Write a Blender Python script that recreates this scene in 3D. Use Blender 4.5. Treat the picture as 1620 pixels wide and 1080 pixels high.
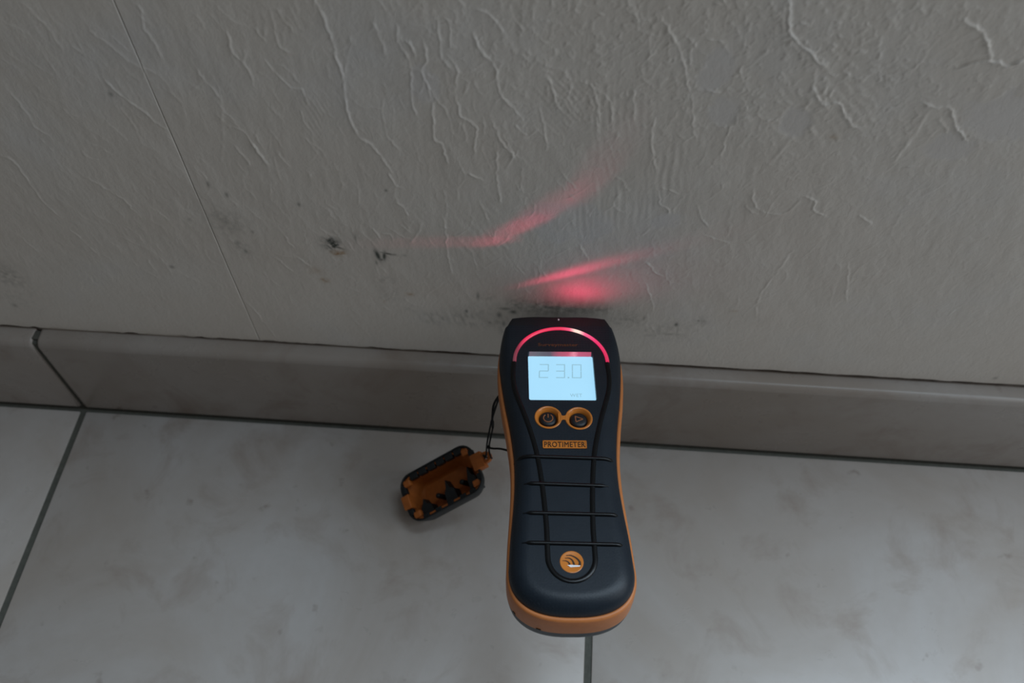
import bpy, bmesh, math, random
import numpy as np
from mathutils import Matrix, Vector

# ------------------------------------------------------------------ camera, light, exposure
scene = bpy.context.scene
for o in list(bpy.data.objects):
    bpy.data.objects.remove(o)
COL = scene.collection

cam_data = bpy.data.cameras.new('camera')
cam_data.sensor_width = 36.0
cam_data.lens = 31.3586
cam_data.clip_start = 0.01
cam_data.dof.use_dof = True
cam_data.dof.focus_distance = 0.435
cam_data.dof.aperture_fstop = 9.0
cam = bpy.data.objects.new('camera', cam_data)
COL.objects.link(cam)
_r, _u, _f = Vector((.9969, .0779, -.0104)), Vector((-.0584, .8223, .5661)), Vector((-.0526, .5637, -.8243))
_r.normalize(); _f = (_f - _r * _f.dot(_r)).normalized(); _u = _r.cross(_f)
cam.matrix_world = Matrix(((_r.x, _u.x, -_f.x, .3245), (_r.y, _u.y, -_f.y, -.2859), (_r.z, _u.z, -_f.z, .5314), (0, 0, 0, 1)))
scene.camera = cam

world = bpy.data.worlds.new('room_light')
scene.world = world
world.use_nodes = True
bg = world.node_tree.nodes['Background']
bg.inputs[0].default_value = (1.0, 0.97, 0.94, 1)
bg.inputs[1].default_value = 0.089

def area_light(name, loc, target, size, power, color):
    d = bpy.data.lights.new(name, 'AREA')
    d.shape = 'RECTANGLE'; d.size, d.size_y = size; d.energy = power; d.color = color
    o = bpy.data.objects.new(name, d); COL.objects.link(o)
    o.location = loc
    o.rotation_euler = (Vector(target) - Vector(loc)).to_track_quat('-Z', 'Y').to_euler()
    return o
area_light('window_daylight', (.92, -.04, 1.15), (.88, -1.04, 1.08), (1.15, 1.1), 43.0, (.70, .86, 1.0))   # window in the same wall, up to the right
area_light('side_fill', (1.6, -.38, .9), (.3, -.10, .10), (.8, 1.2), 5.0, (.90, .95, 1.0))   # added fill from the right, for wall relief and left-right falloff

vs = scene.view_settings
vs.view_transform = 'Standard'; vs.look = 'None'; vs.gamma = 1.0; vs.use_curve_mapping = False
vs.exposure = 0.0

# ------------------------------------------------------------------ helpers
rng = np.random.default_rng(7)
random.seed(7)

def link(o, parent=None):
    COL.objects.link(o)
    if parent is not None:
        o.parent = parent
    return o

def obj(name, mesh, mat, parent=None, smooth=None):
    mesh.name = name
    mesh.materials.clear(); mesh.materials.append(mat)
    if smooth is not None:
        mesh.polygons.foreach_set('use_smooth', [True] * len(mesh.polygons))
        if smooth < 180:
            mesh.set_sharp_from_angle(angle=math.radians(smooth))
    return link(bpy.data.objects.new(name, mesh), parent)

def empty(name, matrix):
    o = bpy.data.objects.new(name, None)
    o.empty_display_size = .02
    COL.objects.link(o); o.matrix_world = matrix
    return o

def tag(o, label=None, cat=None, group=None, kind=None):
    if label: o['label'] = label
    if cat: o['category'] = cat
    if group: o['group'] = group
    if kind: o['kind'] = kind
    return o

def mesh_py(verts, faces):
    m = bpy.data.meshes.new('m')
    m.from_pydata([tuple(map(float, v)) for v in verts], [], [tuple(f) for f in faces])
    m.validate(); m.update()
    return m

def fix_normals(m):
    bm = bmesh.new(); bm.from_mesh(m)
    bmesh.ops.recalc_face_normals(bm, faces=bm.faces)
    bm.to_mesh(m); bm.free()
    return m

def loft(rings, closed=True, cap0=True, cap1=True):
    """rings: list of equally long point lists."""
    n = len(rings[0]); verts = [p for r in rings for p in r]; faces = []
    for i in range(len(rings) - 1):
        for j in range(n if closed else n - 1):
            k = (j + 1) % n
            faces.append((i * n + j, i * n + k, (i + 1) * n + k, (i + 1) * n + j))
    if cap0: faces.append(tuple(reversed(range(n))))
    if cap1: faces.append(tuple((len(rings) - 1) * n + j for j in range(n)))
    return fix_normals(mesh_py(verts, faces))

def box_bm(bm, x0, x1, y0, y1, z0, z1, bev=0.0, seg=2):
    t = bmesh.new()
    bmesh.ops.create_cube(t, size=1)
    for v in t.verts:
        v.co = ((x0 + x1) / 2 + v.co.x * (x1 - x0), (y0 + y1) / 2 + v.co.y * (y1 - y0), (z0 + z1) / 2 + v.co.z * (z1 - z0))
    if bev > 0:
        bmesh.ops.bevel(t, geom=t.edges[:], offset=bev, segments=seg, affect='EDGES', profile=.5)
    m = bpy.data.meshes.new('t'); t.to_mesh(m); t.free(); bm.from_mesh(m); bpy.data.meshes.remove(m)

def box_mesh(*a, **k):
    bm = bmesh.new(); box_bm(bm, *a, **k)
    m = bpy.data.meshes.new('m'); bm.to_mesh(m); bm.free()
    return m

def lathe(profile, n=40, c=(0, 0), cap_in=True):
    """profile (r, z); axis along z through c."""
    rings = [[(c[0] + r * math.cos(2 * math.pi * j / n), c[1] + r * math.sin(2 * math.pi * j / n), z) for j in range(n)] for r, z in profile]
    return loft(rings, True, cap_in, False)

def prism(poly, z0, z1):
    """flat polygon (any simple outline) with thickness."""
    bm = bmesh.new()
    vs_ = [bm.verts.new((x, y, z1)) for x, y in poly]
    f = bm.faces.new(vs_)
    r = bmesh.ops.extrude_face_region(bm, geom=[f])
    for e in r['geom']:
        if isinstance(e, bmesh.types.BMVert): e.co.z = z0
    bmesh.ops.recalc_face_normals(bm, faces=bm.faces)
    m = bpy.data.meshes.new('m'); bm.to_mesh(m); bm.free()
    return m

def join_meshes(ms):
    bm = bmesh.new()
    for m in ms: bm.from_mesh(m)
    out = bpy.data.meshes.new('m'); bm.to_mesh(out); bm.free()
    return out

def sweep(path, radii, up, squash=1.0, n=10, caps=True):
    P = [Vector(p) for p in path]; rings = []
    for i, p in enumerate(P):
        t = (P[min(i + 1, len(P) - 1)] - P[max(i - 1, 0)]).normalized()
        nn = Vector(up) - t * Vector(up).dot(t); nn.normalize(); b = t.cross(nn)
        r = radii[i] if hasattr(radii, '__len__') else radii
        rings.append([tuple(p + b * r * math.cos(2 * math.pi * j / n) + nn * r * squash * math.sin(2 * math.pi * j / n)) for j in range(n)])
    return loft(rings, True, caps, caps)

def smooth_path(pts, n=8):
    """Catmull-Rom through points."""
    P = [np.array(p, float) for p in pts]; P = [2 * P[0] - P[1]] + P + [2 * P[-1] - P[-2]]; out = []
    for i in range(1, len(P) - 2):
        a, b, c, d = P[i - 1:i + 3]
        for k in range(n):
            t = k / n
            out.append(.5 * (2 * b + (c - a) * t + (2 * a - 5 * b + 4 * c - d) * t * t + (3 * b - a - 3 * c + d) * t ** 3))
    out.append(P[-2])
    return out

def text_mesh(body, cx, cy, width, height, z0, z1, bold=0.0, spacing=1.0):
    cu = bpy.data.curves.new('t', 'FONT'); cu.body = body; cu.size = 1; cu.extrude = .05; cu.offset = bold
    cu.resolution_u = 4; cu.space_character = spacing
    o = bpy.data.objects.new('t', cu); COL.objects.link(o)
    bpy.context.view_layer.update()
    m = bpy.data.meshes.new_from_object(o.evaluated_get(bpy.context.evaluated_depsgraph_get()))
    bpy.data.objects.remove(o); bpy.data.curves.remove(cu)
    co = np.empty(len(m.vertices) * 3); m.vertices.foreach_get('co', co); co = co.reshape(-1, 3)
    lo, hi = co.min(0), co.max(0)
    co[:, 0] = cx + ((co[:, 0] - lo[0]) / (hi[0] - lo[0]) - .5) * width
    co[:, 1] = cy + ((co[:, 1] - lo[1]) / (hi[1] - lo[1]) - .5) * height
    co[:, 2] = np.where(co[:, 2] > 0, z1, z0)
    m.vertices.foreach_set('co', co.ravel()); m.update()
    return m

# ------------------------------------------------------------------ materials
class NT:
    def __init__(s, name):
        s.m = bpy.data.materials.new(name); s.m.use_nodes = True
        s.t = s.m.node_tree; s.b = s.t.nodes['Principled BSDF']
    def n(s, typ, **kw):
        nd = s.t.nodes.new(typ)
        for k, v in kw.items(): setattr(nd, k, v)
        return nd
    def l(s, a, b): s.t.links.new(a, b)
    def val(s, x, sock):
        if hasattr(x, 'is_linked') or hasattr(x, 'links'): s.l(x, sock)
        else: sock.default_value = x
    def coord(s, out='Object'):
        return s.n('ShaderNodeTexCoord').outputs[out]
    def noise(s, scale, detail=4, rough=.55, vec=None, out=0, stretch=None, dist=0.0):
        nd = s.n('ShaderNodeTexNoise'); nd.inputs['Scale'].default_value = scale
        nd.inputs['Detail'].default_value = detail; nd.inputs['Roughness'].default_value = rough
        nd.inputs['Distortion'].default_value = dist
        v = vec if vec is not None else s.coord()
        if stretch:
            mp = s.n('ShaderNodeMapping'); mp.inputs['Scale'].default_value = stretch; s.l(v, mp.inputs['Vector']); v = mp.outputs[0]
        s.l(v, nd.inputs['Vector'])
        return nd.outputs[out]
    def ramp(s, fac, stops):
        nd = s.n('ShaderNodeValToRGB'); cr = nd.color_ramp
        while len(cr.elements) < len(stops): cr.elements.new(.5)
        for e, (p, c) in zip(cr.elements, stops):
            e.position = p; e.color = c if hasattr(c, '__len__') else (c, c, c, 1)
        s.l(fac, nd.inputs[0])
        return nd.outputs[0]
    def mix(s, fac, a, b, blend='MIX'):
        nd = s.n('ShaderNodeMix', data_type='RGBA', blend_type=blend)
        s.val(fac, nd.inputs[0]); s.val(a, nd.inputs[6]); s.val(b, nd.inputs[7])
        return nd.outputs[2]
    def math(s, op, a, b=0.0, clamp=False):
        nd = s.n('ShaderNodeMath', operation=op, use_clamp=clamp)
        s.val(a, nd.inputs[0]); s.val(b, nd.inputs[1])
        return nd.outputs[0]
    def attr(s, name):
        return s.n('ShaderNodeAttribute', attribute_name=name).outputs['Fac']
    def bump(s, h, strength, dist):
        nd = s.n('ShaderNodeBump'); nd.inputs['Strength'].default_value = strength; nd.inputs['Distance'].default_value = dist
        s.l(h, nd.inputs['Height']); s.l(nd.outputs[0], s.b.inputs['Normal'])
    def set(s, color=None, rough=None, spec=None, metal=None, coat=None):
        if color is not None: s.val(color, s.b.inputs['Base Color'])
        if rough is not None: s.val(rough, s.b.inputs['Roughness'])
        if spec is not None: s.b.inputs['Specular IOR Level'].default_value = spec
        if metal is not None: s.b.inputs['Metallic'].default_value = metal
        if coat is not None: s.b.inputs['Coat Weight'].default_value = coat; s.b.inputs['Coat Roughness'].default_value = .08
        return s.m

def plain(name, c, rough=.5, spec=.5, metal=0.0, bump=None, var=.12):
    t = NT(name); c = tuple(c) + (1,)
    v = t.noise(300, 3)
    d = tuple(x * (1 - var) for x in c[:3]) + (1,); e = tuple(min(1, x * (1 + var)) for x in c[:3]) + (1,)
    t.set(t.ramp(v, [(.3, d), (.7, e)]), rough, spec, metal)
    if bump: t.bump(t.noise(bump[0], 3), bump[1], bump[2])
    return t.m

def make_wall_mat():
    t = NT('plaster_wall')
    big = t.noise(9, 4, .6)
    mid = t.noise(60, 5, .6)
    c = t.ramp(big, [(.3, (.70, .645, .58, 1)), (.55, (.715, .675, .62, 1)), (.75, (.695, .68, .66, 1))])
    c = t.mix(t.ramp(mid, [(.35, .0), (.75, .35)]), c, (.63, .585, .525, 1))
    c = t.mix(t.attr('smooth_patch'), c, (.66, .66, .70, 1))
    c = t.mix(t.attr('mold_shade'), c, (.045, .055, .045, 1))
    c = t.mix(t.attr('rust'), c, (.36, .19, .05, 1))
    c = t.mix(t.attr('dirt'), c, (.085, .065, .05, 1))
    t.set(c, .62, .35)
    n1 = t.noise(620, 5, .65); n2 = t.noise(240, 4, .6, stretch=(1, 1, .6), dist=.8)
    t.bump(t.math('ADD', t.math('MULTIPLY', n1, .5), n2), .45, .0005)
    return t.m

def make_tile_mat(name, tint, rough):
    t = NT(name)
    gc = t.n('ShaderNodeNewGeometry').outputs['Position']
    cloud = t.noise(7, 5, .6, vec=gc, dist=.8); blot = t.noise(22, 5, .65, vec=gc, dist=.5); fine = t.noise(140, 4, .6, vec=gc)
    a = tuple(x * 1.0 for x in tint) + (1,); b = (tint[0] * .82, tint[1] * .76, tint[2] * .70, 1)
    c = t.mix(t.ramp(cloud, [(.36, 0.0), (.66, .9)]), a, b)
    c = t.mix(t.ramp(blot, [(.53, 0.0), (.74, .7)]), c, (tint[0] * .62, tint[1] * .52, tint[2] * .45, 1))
    sp = t.noise(60, 3, .5, vec=gc)
    c = t.mix(t.ramp(sp, [(.675, 0.0), (.76, .6)]), c, (tint[0] * .45, tint[1] * .36, tint[2] * .31, 1))
    c = t.mix(t.ramp(fine, [(.4, 0.0), (.8, .15)]), c, (tint[0] * .7, tint[1] * .67, tint[2] * .63, 1))
    t.set(c, t.ramp(blot, [(.3, rough - .04), (.7, rough + .08)]), .5)
    t.bump(t.noise(45, 3, .5, vec=gc), .12, .0006)
    return t.m

def make_knurl_mat():
    t = NT('dark_grey_rubberised_plastic')
    v = t.coord()
    mp = t.n('ShaderNodeMapping'); mp.inputs['Rotation'].default_value = (0, 0, math.radians(45)); mp.inputs['Scale'].default_value = (1, 1, 0); mp.inputs['Location'].default_value = (0, 0, .0003); t.l(v, mp.inputs['Vector'])
    ck = t.n('ShaderNodeTexChecker'); ck.inputs['Scale'].default_value = 900; t.l(mp.outputs[0], ck.inputs['Vector'])
    nz = t.noise(900, 3, .6)
    t.set(t.ramp(t.noise(120, 4), [(.3, (.0070, .0120, .0185, 1)), (.7, (.0090, .0150, .0225, 1))]), .44, .33)
    t.bump(t.math('ADD', t.math('MULTIPLY', ck.outputs['Fac'], .8), t.math('MULTIPLY', nz, .4)), .6, .0002)
    return t.m

def make_lcd_mat(name, col, strength):
    t = NT(name)
    g = t.noise(40, 2)
    c = t.ramp(g, [(.3, tuple(x * .97 for x in col) + (1,)), (.7, tuple(col) + (1,))])
    t.set((.08, .09, .1, 1), .25, .5)
    t.l(c, t.b.inputs['Emission Color']); t.b.inputs['Emission Strength'].default_value = strength
    return t.m

def make_arc_mat():
    """lit red light guide: hottest where its lamp sits, fading to clear plastic at the ends."""
    t = NT('lit_red_light_guide')
    sx = t.n('ShaderNodeSeparateXYZ'); t.l(t.coord(), sx.inputs[0]); x = sx.outputs[0]
    u = t.math('ADD', t.math('MULTIPLY', x, 20.0), .5)          # -25mm..25mm -> 0..1
    col = t.ramp(u, [(0.0, (.30, .09, .13, 1)), (.06, (.55, .03, .09, 1)), (.14, (.85, .018, .085, 1)), (.52, (.85, .03, .10, 1)),
                     (.61, (.9, .10, .22, 1)), (.665, (1.0, .72, .62, 1)), (.71, (1.0, .78, .66, 1)), (.77, (.95, .14, .30, 1)), (.88, (.9, .03, .16, 1)), (1.0, (.8, .02, .10, 1))])
    st = t.ramp(u, [(0.0, .25), (.05, .3), (.12, .8), (.5, .8), (.62, .95), (.68, 1.0), (.76, .9), (.95, .8), (1.0, .6)])
    t.set((.25, .05, .07, 1), .2, .6)
    t.l(col, t.b.inputs['Emission Color'])
    t.l(t.math('MULTIPLY', st, 1.08), t.b.inputs['Emission Strength'])
    return t.m

def make_strip_glow_mat():
    t = NT('screen_edge_painted_glow')
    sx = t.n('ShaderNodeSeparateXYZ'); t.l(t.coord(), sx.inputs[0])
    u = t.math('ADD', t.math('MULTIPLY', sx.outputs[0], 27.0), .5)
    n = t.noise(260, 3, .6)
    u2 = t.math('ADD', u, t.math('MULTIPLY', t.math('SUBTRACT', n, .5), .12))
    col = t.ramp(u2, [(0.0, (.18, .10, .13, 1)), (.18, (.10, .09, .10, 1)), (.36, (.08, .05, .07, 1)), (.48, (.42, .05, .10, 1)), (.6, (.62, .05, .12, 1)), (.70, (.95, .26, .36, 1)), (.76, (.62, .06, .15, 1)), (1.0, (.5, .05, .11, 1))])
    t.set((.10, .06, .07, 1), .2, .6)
    t.l(col, t.b.inputs['Emission Color']); t.b.inputs['Emission Strength'].default_value = .8  # red reflection of the arc put into the strip as emission
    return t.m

M = dict(
    wall=make_wall_mat(),
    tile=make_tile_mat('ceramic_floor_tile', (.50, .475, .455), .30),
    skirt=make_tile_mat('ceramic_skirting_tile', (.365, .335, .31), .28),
    grout=plain('dark_grout', (.10, .102, .088), .9, .2, bump=(900, .6, .0005)),
    dark=make_knurl_mat(),
    head=plain('dark_smooth_plastic', (.0075, .0090, .0115), .45, .4, bump=(1500, .2, .0001)),
    back=plain('grey_plastic', (.045, .055, .065), .5, .4),
    black=plain('black_rubber', (.0030, .0035, .0042), .30, .28),
    orange=plain('orange_plastic', (.48, .165, .048), .45, .4, bump=(1200, .15, .0001), var=.05),
    orange_gloss=plain('orange_glossy_plastic', (.58, .19, .030), .25, .5, var=.05),
    icon=plain('brown_orange_print', (.30, .11, .045), .5, .3),
    text=plain('dull_orange_print', (.17, .055, .018), .5, .3),
    letter=plain('dark_letter_plastic', (.03, .014, .006), .35, .5),
    steel=plain('steel_pin', (.6, .6, .6), .25, .5, 1.0),
    pale_glint=plain('pale_dot_and_painted_glint', (.85, .85, .88), .3, .5),  # near-white, for the head dot and the glint painted on the badge
    lcd=make_lcd_mat('backlit_lcd', (.39, .745, .99), .97),
    seg=make_lcd_mat('lcd_segment', (.28, .52, .64), .95),
    arc=make_arc_mat(),
    strip=make_strip_glow_mat(),
    capshell=plain('cap_dark_rubber', (.0075, .0100, .0115), .5, .4),
    caporange=plain('cap_orange_plastic', (.40, .115, .022), .5, .35, var=.1),
    cord=plain('black_cord', (.006, .007, .007), .7, .2, bump=(2500, .5, .0003)),
)
RIDGES = [([1033,3152,1053,3100,1083,3039,1096,2927],25,16),([1138,2961,1190,2916],25,12),([1211,2805,1244,2746,1291,2675,1333,2623,1360,2566,1391,2530,1410,2524],40,10),([1506,3196,1505,3130,1491,3064,1502,2997,1520,2907],30,10),([1250,3041,1298,2988,1346,2930,1369,2883],25,13),([1630,2922,1659,2829,1694,2753,1707,2698],35,10),([1840,3083,1826,2995,1840,2948,1876,2893,1880,2790],40,10),([1703,2553,1753,2541,1782,2474,1810,2374,1828,2322],45,9),([1695,2438,1721,2388,1743,2320],50,11),([751,2701,761,2612,775,2562,768,2501,817,2450],35,10),([507,2306,547,2284,561,2196,566,2118,579,1982,616,1876],40,10),([765,2423,789,2352],30,10),([1233,2636,1262,2492],25,10),([1702,2680,1667,2528,1605,2340],20,15),([2221,3227,2242,3163,2253,3088,2264,3034,2260,2970,2274,2897,2272,2802,2263,2701,2271,2613,2300,2525,2341,2490,2370,2422,2416,2320],60,12),([2037,3182,2036,3092,2031,3014,2058,2984,2089,2967],40,9),([1949,3097,1976,3036,1992,2997],40,10),([1955,2929,1980,2888,2022,2822,2042,2789,2084,2781,2090,2702],45,8),([2000,2915,2039,2901,2080,2825],35,8),([2053,2672,2067,2560],35,8),([1788,2463,1800,2393,1841,2323],45,9),([2535,3124,2534,3053,2553,2990,2566,2919,2559,2800,2560,2729,2572,2630],50,10),([2561,3064,2584,3041,2599,2986],65,10),([2635,3067,2640,2973,2614,2921,2627,2838,2640,2733,2639,2659,2638,2538,2664,2510,2685,2366],55,10),([2693,3152,2745,3154,2740,3033],40,7),([2698,3152,2701,3061,2700,2982,2737,2921],50,8),([2730,2999,2759,2929,2747,2827,2754,2729,2762,2677,2805,2651,2825,2605,2810,2450],50,10),([2833,3115,2857,3039,2894,2992,2921,2947,2924,2854,2957,2779,2999,2719,3035,2665],70,11),([2852,3210,2900,3198,2926,3163,2962,3112],55,11),([2900,2657,2925,2575,2952,2509,2989,2461,2950,2364],50,10),([2916,2533,2912,2361],45,9),([2429,2756,2415,2610,2424,2544,2471,2455],35,8),([2651,2795,2701,2702,2719,2562],35,8),([2979,3238,3005,3166,3030,3124],45,8),([3545,3235,3598,3157,3642,3069,3683,2977,3708,2889,3738,2829,3757,2707,3786,2609],55,9),([3131,2900,3159,2833,3191,2737,3219,2714],65,11),([3267,2888,3320,2868,3341,2790,3362,2684],50,8),([3313,2805,3356,2648],50,8),([3341,2860,3402,2793,3412,2669],50,8),([3102,2742,3123,2634,3142,2509],50,9),([3002,2645,3051,2582],50,8),([3489,2868,3510,2693],45,8),([3601,2716,3593,2623,3605,2520,3639,2402],50,10),([3431,3208,3466,3210,3480,3151,3513,3138,3534,3063],50,9),([3778,2871,3845,2868],70,9),([3821,2773,3850,2758,3860,2696,3939,2690],65,8),([3877,2837,3923,2772,3942,2701],60,9),([3758,3020,3770,2934],60,9),([3815,3038,3850,2938],60,9),([3913,2689,3910,2509],45,9),([4014,3304,4044,3200,4046,3172,4103,3115,4166,3065,4194,3027,4228,3017],100,13),([4004,3277,4030,3168,4081,3108,4160,3035,4192,3006],40,12),([4189,2997,4208,2907,4201,2778,4185,2652,4154,2544,4107,2433],40,18),([4216,2907,4248,2851,4281,2826,4331,2839,4376,2771,4433,2720,4464,2722],90,10),([4666,3250,4735,3210,4787,3156,4832,3084],100,13),([4712,3051,4733,3034,4773,3060,4829,3075,4899,3054,4927,3062,4965,3099],90,11),([4654,2857,4707,2837,4772,2838,4812,2787,4853,2728,4922,2658],100,12),([4752,2783,4805,2718,4852,2664],70,11),([4698,2807,4683,2682,4654,2527],50,22),([4844,2772,4985,2810,5075,2829],35,6),([4907,2696,5058,2764],35,6),([4829,2565,4877,2572],50,7),([4716,2505,4769,2516],50,7),([4090,2324,4113,2242,4148,2189,4230,2164,4290,2199,4317,2278],55,9),([4069,2247,4094,2193,4150,2154],45,9),([4326,2299,4385,2270,4393,2215,4458,2173],60,10),([3856,2202,3884,2121,3934,2057],50,8),([3910,2000,3980,1968,4052,1945],50,7),([4370,1909,4331,1726,4288,1541,4314,1338],40,14),([4660,1845,4705,1691,4746,1528],40,11),([3668,2286,3679,2198,3722,2166,3733,2109],50,8),([3678,2303,3769,2272],45,7),([3760,2067,3799,2069],60,7),([3466,2358,3507,2316,3527,2263],50,7),([4611,2188,4692,2124],50,8),([3666,1761,3727,1684,3772,1662],40,8),([3686,1585,3730,1434,3751,1343],45,8),([3754,1236,3799,1097],45,8),([2638,2041,2640,1857,2644,1676,2654,1581],40,8),([2266,1915,2299,1845],40,8),([2401,2315,2425,2241,2453,2222],45,9),([2314,1880,2355,1874,2366,1825],50,8),([2906,2361,2918,2254,2922,2143],50,12),([2418,2128,2461,2014],40,8),([2413,1950,2459,1901],40,8),([2781,2340,2841,2291],60,10),([1822,1649,1885,1569],40,9),([1775,1877,1821,1726],35,8),([1698,1649,1776,1516],35,9),([2031,1117,2136,907],35,8),([2035,1210,2121,1094],30,8),([1455,1155,1495,994,1530,845],40,9),([2232,1259,2299,1186],35,7),([894,2158,941,2130,1006,2041,1047,1946],30,10),([313,1698,360,1565],30,10),([628,1779,697,1593],25,10),([970,1562,982,1464],30,8),([1121,1459,1241,1356],30,8),([1423,1231,1463,1125,1476,1012],40,9)]
STAINS_SHADE = {'grey':[(0.1509,0.191,0.0108,0.00842,0.3),(0.1539,0.1688,0.00504,0.00468,0.3),(0.0066,0.1334,0.00936,0.0103,0.35),(0.0037,0.1134,0.0144,0.01404,0.12),(0.2281,0.1499,0.00504,0.00281,0.3),(0.226,0.1338,0.00288,0.00374,0.35),(0.2773,0.1256,0.0144,0.00655,0.22),(0.3852,0.1159,0.0162,0.00842,0.28),(0.361,0.1258,0.00792,0.00655,0.35),(0.4028,0.1281,0.00432,0.00468,0.25),(0.2832,0.1391,0.00504,0.00374,0.3),(0.23,0.1371,0.00648,0.00749,0.15),(0.3218,0.1328,0.0234,0.00562,0.62),(0.3014,0.1338,0.00792,0.00655,0.45),(0.3446,0.1338,0.009,0.00468,0.4),(0.2932,0.1098,0.00432,0.00749,0.4)],'streak':[(0.2532,0.1165,0.0108,0.00655,0.38),(0.2716,0.1183,0.01296,0.00749,0.45),(0.2879,0.1168,0.00792,0.00749,0.4),(0.2392,0.1232,0.0072,0.00468,0.2)],'spot':[(0.2783,0.1398,0.0009,0.00328,0.6),(0.2712,0.125,0.0009,0.00187,0.7),(0.2935,0.1295,0.0036,0.0014,0.6),(0.2898,0.1232,0.00144,0.00281,0.65),(0.2978,0.1269,0.00216,0.00187,0.8),(0.2922,0.1148,0.00108,0.00281,0.6),(0.295,0.1088,0.00144,0.00374,0.45),(0.2842,0.1152,0.00108,0.0014,0.5),(0.3894,0.1237,0.00108,0.00187,0.85),(0.3909,0.1184,0.00054,0.00468,0.3),(0.401,0.1285,0.0009,0.00117,0.5),(0.109,0.1507,0.00144,0.0014,0.5),(0.1217,0.2713,0.00108,0.0014,0.5),(0.192,0.2066,0.0009,0.0014,0.6),(0.2373,0.2195,0.00072,0.00094,0.6),(0.1495,0.2177,0.0009,0.00234,0.5),(0.1567,0.2108,0.00108,0.00187,0.5),(0.1509,0.191,0.00288,0.00234,0.3),(0.1523,0.1743,0.0018,0.00187,0.4),(0.1551,0.1679,0.00108,0.00187,0.5),(0.1316,0.1909,0.00108,0.0014,0.3),(-0.0032,0.1046,0.0018,0.00187,0.4),(0.5788,0.0887,0.00144,0.0014,0.4),(0.163,0.1841,0.00108,0.0014,0.35),(0.2409,0.1713,0.00108,0.00094,0.3),(0.2252,0.1643,0.00072,0.00187,0.5),(0.2167,0.1839,0.00072,0.00281,0.4),(0.2015,0.1802,0.00072,0.00234,0.5),(0.371,0.128,0.00072,0.00234,0.4)],'rust':[(0.1938,0.1464,0.00252,0.00187,0.55),(0.1904,0.1543,0.00504,0.00374,0.16),(0.2401,0.138,0.00252,0.0014,0.4),(0.2248,0.1302,0.00108,0.0014,0.25),(0.4186,0.1396,0.0018,0.00117,0.35),(0.436,0.2655,0.0018,0.0014,0.3)]}
BEAMS = [  # source on the arc (mm), two ends of the lit stretch of wall (x, z in m), half thickness (m), power
    ((9, 11.5, 2.2), (.299, .1440), (.358, .1460), .015, .0050),
    ((9, 11.5, 2.2), (.303, .152), (.384, .192), .0036, .036),
    ((9, 11.5, 2.2), (.318, .150), (.405, .168), .022, .012),
    ((5, 10.5, 2.2), (.222, .1785), (.300, .1885), .0022, .060),
    ((5, 10.5, 2.2), (.279, .1825), (.316, .2065), .0020, .085),
    ((5, 10.5, 2.2), (.296, .194), (.340, .235), .0026, .070),
    ((5, 10.5, 2.2), (.324, .218), (.354, .260), .0050, .045),
]

# ------------------------------------------------------------------ wall: trowelled plaster as real relief
WALL_Y = .011
SEAM_X = .1413

_GRID = {}
def vnoise(x, z, scale, seed, oct=1, rough=.5):
    """smooth value noise evaluated on arrays (metres)."""
    out = np.zeros(np.broadcast(x, z).shape); amp = 1.0; tot = 0.0
    for k in range(oct):
        g = _GRID.get((seed, k))
        if g is None: g = _GRID[(seed, k)] = (np.random.default_rng(seed * 31 + k).random((128, 128)) * 2 - 1).astype(np.float32)
        fx = x * scale + 17.3 * (k + 1); fz = z * scale + 9.1 * (k + 1)
        ix = np.floor(fx).astype(int); iz = np.floor(fz).astype(int)
        tx = fx - ix; tz = fz - iz
        tx = tx * tx * tx * (tx * (tx * 6 - 15) + 10); tz = tz * tz * tz * (tz * (tz * 6 - 15) + 10)
        a = g[iz % 128, ix % 128]; b = g[iz % 128, (ix + 1) % 128]; c = g[(iz + 1) % 128, ix % 128]; d = g[(iz + 1) % 128, (ix + 1) % 128]
        out += amp * ((a * (1 - tx) + b * tx) * (1 - tz) + (c * (1 - tx) + d * tx) * tz)
        tot += amp; amp *= rough; scale *= 2
    return out / tot

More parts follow.
